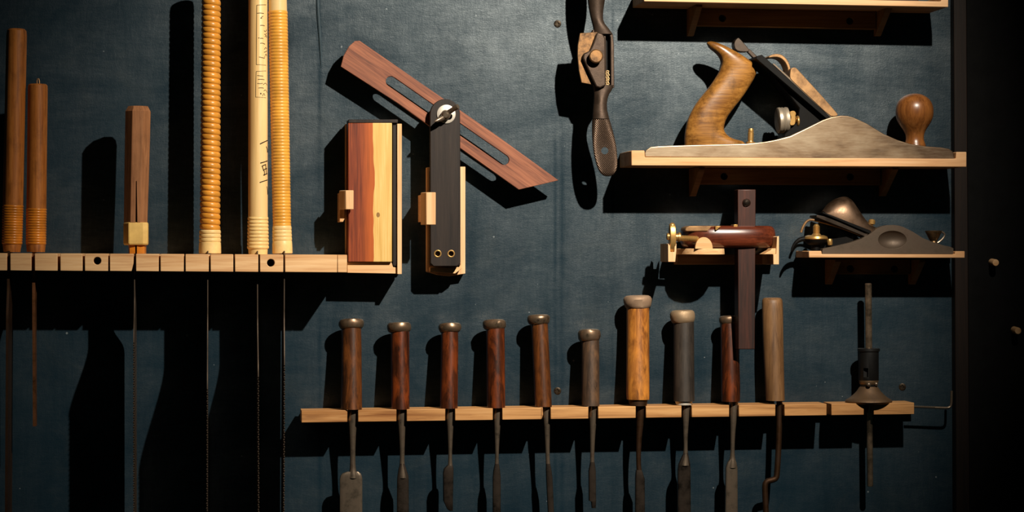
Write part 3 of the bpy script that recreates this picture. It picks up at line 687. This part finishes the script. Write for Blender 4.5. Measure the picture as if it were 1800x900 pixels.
r = thing('marking_gauge', 'rosewood marking gauge with brass thumbscrew and long upright stem', 'marking gauge', W(1312, 614, 74))
cut = M(); cut.lathe(W(1312, 357, 40), W(1312, 357, 120), [(0, 6.5), (1, 6.5)], 20)
M().prism([(1297, 333), (1328.5, 333), (1327, 614), (1298, 614)], 58, 88).build('stem', DARKRED, r, bevel=1.2, cut=cut)
M().lathe(W(1310, 355, 84), W(1314, 359, 92), [(0, 6), (.4, 7), (.8, 6.5), (1, 4)], 20).build('stem_pin', STEEL_D, r)
# head: thick rounded rosewood fence, oval seen from above
m = M(); rr = []
plan = []
for i in range(48):
    t = 2*math.pi*i/48; cx_, sx_ = math.cos(t), math.sin(t)
    plan.append((math.copysign(abs(cx_)**.72, cx_), math.copysign(abs(sx_)**.8, sx_)))
def hring(y, k, dx=0):
    a = W(1199, y, 70); b = W(1364.5, y, 70); c = (a+b)/2; hx = (b.x-a.x)/2
    return [Vector((c.x+dx*S+hx*(1-(1-k)*.35)*p, -58*S+q*43*k*S*(-1), c.z)) for p, q in plan]
for y, k in ((397, .72), (399, .86), (404, .96), (412, 1), (424, 1), (430, .95), (434, .84), (436, .68)): rr.append(hring(y, k))
head = m.rings(rr)
cut = M(); cut.prism([(1190, 390), (1262, 390), (1262, 396), (1252, 407), (1190, 407)], 80, 140)
hdo = head.build('head', HEADWOOD, r, ang=50, cut=cut)
M().prism([(1204, 404.5), (1206, 399.5), (1212, 397), (1259, 397), (1259, 402), (1252, 406.5), (1206, 407)], 50, 92).build('brass_plate', BRONZE, hdo, bevel=1.5)
M().prism([(1257.5, 397.5), (1267.5, 397.5), (1260, 404.5), (1257.5, 404.5)], 80, 103).build('wear_inlay', BRASS, hdo, bevel=.5)
M().prism([(1289.5, 394.5), (1297, 394.5), (1297, 398.5), (1289.5, 398.5)], 70, 92).build('stem_wedge', BRASS, r, bevel=.6)
M().lathe(W(1188, 418, 104), W(1228, 420, 104), [(0, 5.5), (.1, 5.5)]+[(.12+.8*i/30, 5.2 if i % 2 else 4.6) for i in range(30)]+[(.94, 4.5), (1, 3)], 18).build('screw_shaft', BRASS, r)
m = M(); m.lathe(W(1172, 415.5, 104), W(1196, 417, 104), [(0, 5.5), (.12, 6.2), (.8, 6.2), (.82, 8.2), (.95, 8.2), (1, 7)], 20)
m.lathe(W(1176.5, 418, 104), W(1187, 418, 104), [(0, 21), (.1, 23.6), (.35, 24.2), (.65, 24.2), (.9, 23.6), (1, 21)], 36, .42)
m.ball(W(1181.5, 397, 104), 5.6, 3); m.ball(W(1182, 438, 104), 5.4, 3)
m.build('thumb_screw', BRASS, r)

# ------------------------------------------------------------------ block plane
r = thing('block_plane', 'small dark metal block plane with domed cap on a thin shelf', 'hand plane', W(1560, 446, 52))
bs = [(1445.5, 446.3), (1445.5, 440), (1447, 437), (1467.5, 433), (1493, 427), (1514, 420), (1528, 412), (1541.5, 402), (1550, 398), (1559, 395.8), (1571, 395.4), (1580, 396.6), (1588, 399), (1605, 407.5), (1622.5, 418.7), (1640, 425.5), (1659, 431.5), (1670, 433.6), (1676, 436.5), (1676, 446.6)]
m = M(); m.prism(bs, 64, 84)
cut = M(); cut.ball(W(1573, 421.5, 99), 1, 4, (32.5, 25, 20))
m.build('near_side', BLOCKSIDE, r, bevel=.8, cut=cut)
m = M(); m.prism(bs, 16, 24); m.prism([(1445.5, 446.3), (1445.5, 441), (1676, 441), (1676, 446.6)], 24, 64)
m.build('body', BLOCKSIDE, r, bevel=1)
# domed lever cap
m = M(); rr = []
topc = smooth([(1446, 371.5), (1453, 360), (1464, 351), (1478, 346), (1488, 345.5), (1496, 350), (1505, 363), (1514, 377), (1522, 388), (1532, 397), (1543, 401)], 2)
botA, botB = (1447, 376), (1535, 411)
n = len(topc)
for i, (x, y) in enumerate(topc):
    u = i/(n-1); bxx = botA[0]+(botB[0]-botA[0])*u; byy = botA[1]+(botB[1]-botA[1])*u
    B = W(bxx, byy, 50); T_ = W(x, y, 50); hw = (27*math.sin(math.pi*min(1, .18+u*.62))**.6)*S
    rr.append([B+(T_-B)*math.sin(math.pi*j/14)+Vector((0, -hw*math.cos(math.pi*j/14), 0)) for j in range(15)])
m.rings(rr).build('lever_cap', metal('bronzed_cap', (104, 82, 64), .3, (70, 54, 42), .45, 40), r, ang=50)
M().prism([(1445, 374.5), (1447, 372.5), (1531, 405.5), (1529, 411)], 22, 78).build('cap_plate', CASTBLK, r, bevel=.6)
M().prism([(1434.5, 381.5), (1436, 378), (1448, 380), (1530, 411.5), (1526, 418)], 26, 74).build('cutting_iron', STEEL_D, r, bevel=.6)
m = M(); m.tube([W(x, y, 62) for x, y in smooth([(1408, 408.5), (1410, 402), (1414, 394), (1419, 388), (1426, 386), (1438, 388.4), (1467, 396.4), (1495, 406), (1519, 416)], 2)], 2.2, 10)
m.build('adjusting_lever', BRONZE, r)
m = M(); m.lathe(W(1435, 394, 62), W(1435, 416, 62), [(0, 3), (.12, 5)]+[(.15+.65*i/14, 6.3 if i % 2 else 5.4) for i in range(14)]+[(.84, 8), (1, 10)], 20)
m.lathe(W(1434, 413.5, 62), W(1434, 421, 62), [(0, 14), (.3, 20), (.8, 21.5), (1, 20)], 32)
m.lathe(W(1458, 420, 66), W(1459, 431, 66), [(0, 4), (.2, 5), (.8, 5), (1, 4)], 12)
m.build('adjusting_screw', BRASS, r)
m = M(); m.lathe(W(1434, 420, 62), W(1434, 440, 62), [(0, 20), (.25, 19), (.5, 14), (.55, 8), (1, 8)], 32)
m.tube([W(x, y, 62) for x, y in smooth([(1420, 420), (1409, 420), (1400, 425), (1394, 433), (1391, 442)], 2)], [5, 5, 4.6, 4.4, 4.2, 4, 3.6, 3.2, 2.8, 2.4, 2, 1.6, 1.2], 12)
m.prism([(1440, 424), (1500, 414), (1500, 432), (1440, 440)], 42, 58)
m.build('adjuster_tail', CASTBLK, r)
m = M(); m.lathe(W(1531, 404, 52), W(1533, 385.5, 52), [(0, 3), (.5, 3), (.55, 6), (.85, 6.2), (1, 4)], 16)
m.build('cap_screw', BRASS, r)
m = M(); m.lathe(W(1641, 442, 50), W(1641, 405.5, 50), [(0, 9), (.35, 8), (.5, 6), (.58, 8), (.8, 12), (.95, 15), (1, 15), (1, 12.6), (.93, 12)], 32)
m.build('front_knob', metal('dark_brass_cup', (112, 88, 60), .35, (60, 46, 34), .5, 60), r)
M().tube([W(x, y, 58) for x, y in smooth([(1655, 407), (1661, 411), (1660, 416), (1655, 422), (1648, 427)], 2)], 1.7, 8).build('toe_lever', STEEL, r)

# ------------------------------------------------------------------ chisel rack
CRD = 72
def cy0(x): return 722-14.2*(x-530)/1077
def cy1(x): return 743-15.0*(x-530)/1077
m = M()
slots = [(610.5, 629.5), (696.8, 715), (782.6, 800), (866.2, 883), (951.5, 968), (1034.2, 1051.5), (1117.5, 1135.5), (1198, 1216), (1281.8, 1298.8), (1363, 1379), (1453, 1461.5), (1518.5, 1536)]
xs = [530]+[v for s in slots for v in s]+[1607]
for i in range(0, len(xs), 2): m.prism([(xs[i], cy0(xs[i])), (xs[i+1], cy0(xs[i+1])), (xs[i+1], cy1(xs[i+1])), (xs[i], cy1(xs[i]))], 16, CRD, [[(1232, 723.6), (1239, 723.4), (1239, 725.6), (1232, 725.8)]] if 1216 < xs[i] < 1220 else ())
m.prism([(531, cy0(531)+.3), (1606, cy0(1606)+.3), (1606, cy1(1606)-.3), (531, cy1(531)-.3)], 0, 17)
tag(m.build('chisel_rack', PINE_PLY, bevel=.8), 'long notched pine rack carrying the row of chisels', 'rack')

# ------------------------------------------------------------------ chisels
CD = 50
def cdf(y): return 38+20*max(0, min(1, (y-560)/156)) if y < 716 else 58-6*max(0, min(1, (y-740)/100))
def chisel(label, cap, hd, ft, shank, bl, hmat, cmat, bmat, smat=None, neck=None, capmat=None):
    """cap (x0,x1,y0,y1); hd [(y,x0,x1)...] handle; shank [(y,x0,x1)...]; bl [(y,x0,x1)...] blade"""
    g = 'chisels in the long rack'
    yb = hd[-1][0]; r = thing('chisel', label, 'chisel', W((hd[-1][1]+hd[-1][2])/2, yb, CD), g)
    def rad(x0, x1): return (x1-x0)/2*U(CD)/S
    pts = []
    m = M()
    m.loft(smooth([(y, x0, x1, cdf(y), (x1-x0)/2) for y, x0, x1 in hd], 1), 28)
    hn = m.build('handle', hmat, r)
    if cap:
        x0, x1, y0, y1 = cap; c = (x0+x1)/2; h = (x1-x0)/2; H = y1-y0
        a, b = W(c-.6, y0, cdf(y0)), W(c, y1, cdf(y1))
        M().lathe(a, b, [(0, h*.55), (.03, h*.8), (.12, h*.93), (.3, h), (.55, h), (.78, h*.95), (.92, h*.88), (1, h*.8)], 30, 1, .05).build('hoop', capmat or HOOP, hn)
    if neck:
        y0, y1, x0, x1, nm = neck
        M().loft([(y0-1, x0, x1, cdf(y0), (x1-x0)/2), (y0+2, x0, x1, cdf(y0), (x1-x0)/2), (y1, x0+1.5, x1-1.5, cdf(y1), (x1-x0)/2-1)], 24).build('ferrule', nm, hn)
    M().loft(smooth([(y, x0, x1, cdf(y), max(3.2, (x1-x0)/2*.9)) for y, x0, x1 in shank], 2), 18).build('shank', smat or bmat, r)
    m = M()
    m.loft([(y, x0, x1, cdf(y), hd_) for (y, x0, x1, hd_) in bl], 16, 5)
    m.build('blade', bmat, r, ang=30)
    return r
chisel('first chisel from the rack\'s left end, dark reddish handle, broad flat blade', (596, 640, 561, 578), [(574, 600, 635), (600, 600.5, 635.5), (660, 600, 636), (719, 599, 636.5)], None,
       [(716, 611.5, 628.5), (735, 612, 628), (765, 614, 625.5), (800, 615.5, 624.5), (822, 615, 625), (833, 613.5, 628), (840, 612, 629)],
       [(829, 610, 630, 4), (832, 602, 634, 4.5), (836, 598.5, 636, 5), (842, 597, 637, 5), (1020, 597, 637, 4)], CH['brown'], None, STEEL)
chisel('second chisel from the left, dark red handle, medium blade with sloping shoulders', (681, 723, 567, 584), [(580, 687, 719.5), (620, 687, 719.5), (719, 688, 720)], None,
       [(716, 697.5, 714), (735, 698.5, 713), (765, 701, 712), (800, 703, 711), (815, 702.5, 711), (840, 700, 716)],
       [(815, 703, 711, 4), (824, 700.5, 714, 4.5), (836, 698.5, 718, 5), (845, 697.8, 718.5, 5), (1000, 697, 719, 4)], CH['red'], None, STEEL_D, STEEL)
chisel('third chisel from the left, dark red handle with chipped foot, narrow short blade', (771, 811, 568, 584), [(580, 775.5, 805.5), (620, 775, 805.5), (717.5, 773.5, 804.5)], None,
       [(714, 783.5, 799), (735, 784.5, 798), (762, 786.5, 796), (800, 788, 794.5), (815, 787.5, 795), (824, 786, 796.5), (832, 785, 796)],
       [(818, 786, 796, 5), (824, 780, 797, 6), (832, 778.5, 797, 6), (880, 779, 796, 6), (895, 786, 796, 4), (898, 790, 796, 2)], CH['red'], None, STEEL_D, STEEL)
chisel('fourth chisel from the left, glossy red-brown handle, slim straight blade', (849, 890, 562, 579), [(575, 854.5, 887), (620, 855, 887.5), (716.5, 856, 888)], None,
       [(713, 867, 882), (735, 868, 880.5), (762, 869, 878.5), (800, 870.5, 876.5), (818, 869.5, 877), (832, 868, 878)],
       [(815, 870, 877, 4), (828, 867, 879, 5), (840, 866, 880, 5), (1000, 866, 880, 4)], CH['red'], None, STEEL_D, STEEL)
chisel('fifth chisel from the left, mottled brown handle leaning left, very thin blade', (927, 967, 553, 570), [(566, 933, 963), (610, 935.5, 965), (714.5, 940.5, 970)], None,
       [(711, 953.5, 967), (735, 955, 966.5), (760, 957, 966.5), (800, 959, 966), (820, 959.5, 967.5), (832, 960, 970)],
       [(815, 960, 967, 4), (825, 959.5, 969, 4.5), (840, 960, 971, 4.5), (1000, 968, 978, 4)], CH['brown'], None, STEEL_D, STEEL)
chisel('sixth chisel from the left, the shortest weathered grey-brown handle', (1016, 1056, 579, 600), [(596, 1022.5, 1053), (640, 1022.5, 1053.5), (713, 1023, 1053.5)], None,
       [(710, 1035, 1050.5), (735, 1036, 1049), (760, 1037, 1046.5), (800, 1037.5, 1044.5), (822, 1037, 1045), (832, 1036, 1046)],
       [(812, 1037.5, 1045, 4), (828, 1034.5, 1047, 5), (880, 1035, 1047.5, 5), (882, 1039, 1047.5, 5), (893, 1040, 1047, 3)], CH['grey'], None, STEEL_D, STEEL)
chisel('seventh chisel from the left, tall golden wooden handle with large greyish hoop', (1096.5, 1146, 519, 542), [(538, 1101.5, 1141), (600, 1101.5, 1141), (690, 1101, 1141.5), (702, 1102, 1141)], None,
       [(708, 1118.5, 1134.5), (730, 1119, 1133), (765, 1118, 1128.5), (800, 1118, 1126.5), (822, 1118.5, 1127), (836, 1120, 1130)],
       [(826, 1118, 1128, 4), (834, 1117, 1130.5, 5), (842, 1116.5, 1133, 5), (1000, 1116, 1134, 4)], CH['gold'], None, STEEL_D, RUST, (702, 713, 1105, 1138, RUST), metal('pale_worn_hoop', (176, 148, 122), .55, (120, 92, 70), .5, 60, .6))
chisel('eighth chisel from the left, charcoal handle with bright ring, wide dark blade', (1178, 1222, 545, 568), [(564, 1184, 1219.5), (640, 1184, 1220), (705, 1184.5, 1220.5)], None,
       [(708, 1198.5, 1214), (730, 1200, 1211.5), (765, 1201, 1209), (790, 1202, 1208.5), (806, 1199, 1211), (818, 1195, 1212)],
       [(796, 1202, 1209, 4), (806, 1197, 1211, 4.5), (816, 1192.5, 1213, 5), (826, 1191, 1213.5, 5), (1000, 1190, 1215, 4)], CH['slate'], None, STEEL_D, STEEL, (704, 711.5, 1187, 1217, CHROME), metal('tan_worn_hoop', (190, 164, 132), .42, (130, 102, 74), .5, 70, .7))
chisel('ninth chisel from the left, slender red-brown handle half hidden behind the marking gauge stem', (1264, 1298, 555, 570), [(566, 1267, 1296), (620, 1267.5, 1299), (680, 1268, 1301), (705.5, 1268.5, 1300.5)], None,
       [(702, 1282.5, 1298), (735, 1283.5, 1295), (765, 1284, 1292), (800, 1284, 1291), (812, 1281, 1294), (822, 1279, 1295)],
       [(806, 1284, 1291, 4), (812, 1279, 1294, 4.5), (822, 1275.5, 1296, 5), (1000, 1273, 1297, 4)], CH['red'], None, STEEL, STEEL)
# cranked gouge
r = thing('cranked_gouge', 'tan round-topped handle tool with a cranked shaft, right of the marking gauge stem', 'gouge', W(1364, 707, CD))
M().loft(smooth([(523, 1347, 1368, 36, 8), (524, 1342, 1373, 36, 14), (530, 1339, 1376, 37, 18), (600, 1341, 1376.5, 44, 18), (620, 1342, 1377, 46, 18), (704, 1347, 1379, 54, 16)], 2), 32).build('handle', CH['plain'], r)
M().tube([W(x, y, 54) for x, y in smooth([(1370, 700), (1370, 730), (1368.5, 790), (1366, 830), (1364.5, 841), (1357, 844), (1348, 846), (1344.5, 852), (1345, 870), (1349, 960)], 1)], 5.2, 14).build('cranked_shaft', RUST, r)

# ------------------------------------------------------------------ depth gauge
r = thing('depth_gauge', 'upright metal depth gauge with steel rod and flared bronze foot', 'depth gauge', W(1527, 706, 52))
M().lathe(W(1526, 498, 46), W(1529.5, 855, 46), [(0, 5), (.004, 6.2), (.5, 6.2), (.55, 5.6), (.996, 5.4), (1, 4.6)], 32).build('rod', metal('polished_rod', (176, 152, 126), .19, (164, 138, 112), .3, 30, .95, 0, rough2=.22), r)
m = M(); a, b = W(1527, 612, 46), W(1527, 682, 46)
m.lathe(a, b, [(0, 18), (.01, 19.8), (.07, 19.8), (.09, 17.8), (.8, 17.8), (.84, 16), (1, 15)], 36)
cut = M(); cut.box(1524, 648, 1531, 664, 54, 80)
m.build('collar', BLACKST, r, cut=cut)
m = M(); m.lathe(W(1527, 664, 46), W(1527, 679, 46), [(0, 16), (.3, 17.6), (.7, 16.5), (1, 12)], 32)
m.build('lock_ring', metal('mottled_bronze', (150, 120, 84), .4, (70, 56, 44), .5, 80), r)
m = M(); m.ball(W(1527, 676, 66), 4, 3); m.ball(W(1540, 675, 60), 3.4, 3); m.lathe(W(1527, 676, 40), W(1527, 676, 66), [(0, 3), (1, 3)], 12); m.lathe(W(1539, 675, 40), W(1540.5, 675, 60), [(0, 3), (1, 3)], 12)
m.build('lock_screw', STEEL, r)
m = M(); a, b = W(1527, 678, 46), W(1527, 709, 46)
m.lathe(a, b, [(0, 14), (.1, 17), (.3, 21), (.5, 27), (.68, 34), (.8, 40.5), (.88, 41.6), (.95, 40), (1, 36)], 48)
m.build('foot', metal('dull_bronze_foot', (128, 100, 72), .46, (78, 62, 48), .5, 60, .85), r)

# ------------------------------------------------------------------ L hook, pegs
m = M()
pts = [(1600, 714.6), (1640, 716.2), (1660, 717), (1667, 717), (1671, 714.5), (1672.3, 709), (1672.6, 700), (1672.8, 687)]
th = []
L0, L1 = W(1600, 714.6, 44), W(1644, 716.4, 44)
m.lathe(L0, L1, [(i/36, 2.5 if i % 2 else 1.8) for i in range(37)], 12)
m.tube([W(x, y, 44) for x, y in [(1643, 716.4)]+smooth(pts[2:], 2)], 2.3, 12)
tag(m.build('square_bend_hook', STEEL), 'thin metal hook screwed into the right end of the chisel rack', 'hook')
pg = None
for x0, y0, x1, y1, d, lab in ((1743, 460.5, 1750.5, 462, 70, 'upper wooden peg on the dark panel at the far right'), (1782, 579.5, 1788.5, 580, 70, 'lower wooden peg on the dark panel near the right edge')):
    a, b = W(x0, y0, 4), W(x1, y1, 34)
    if pg is None:
        m = M(); m.lathe(a, b, [(0, 6.2), (.93, 6.2), (1, 5.4)], 24); pg = tag(m.build('wooden_peg', PINE_Y, bevel=.4), lab, 'peg', 'pegs on the dark panel'); pa = a; pl = pg.location.copy()
    else:
        o = pg.copy(); C.objects.link(o); o.location = pl+(a-pa); o['label'] = lab
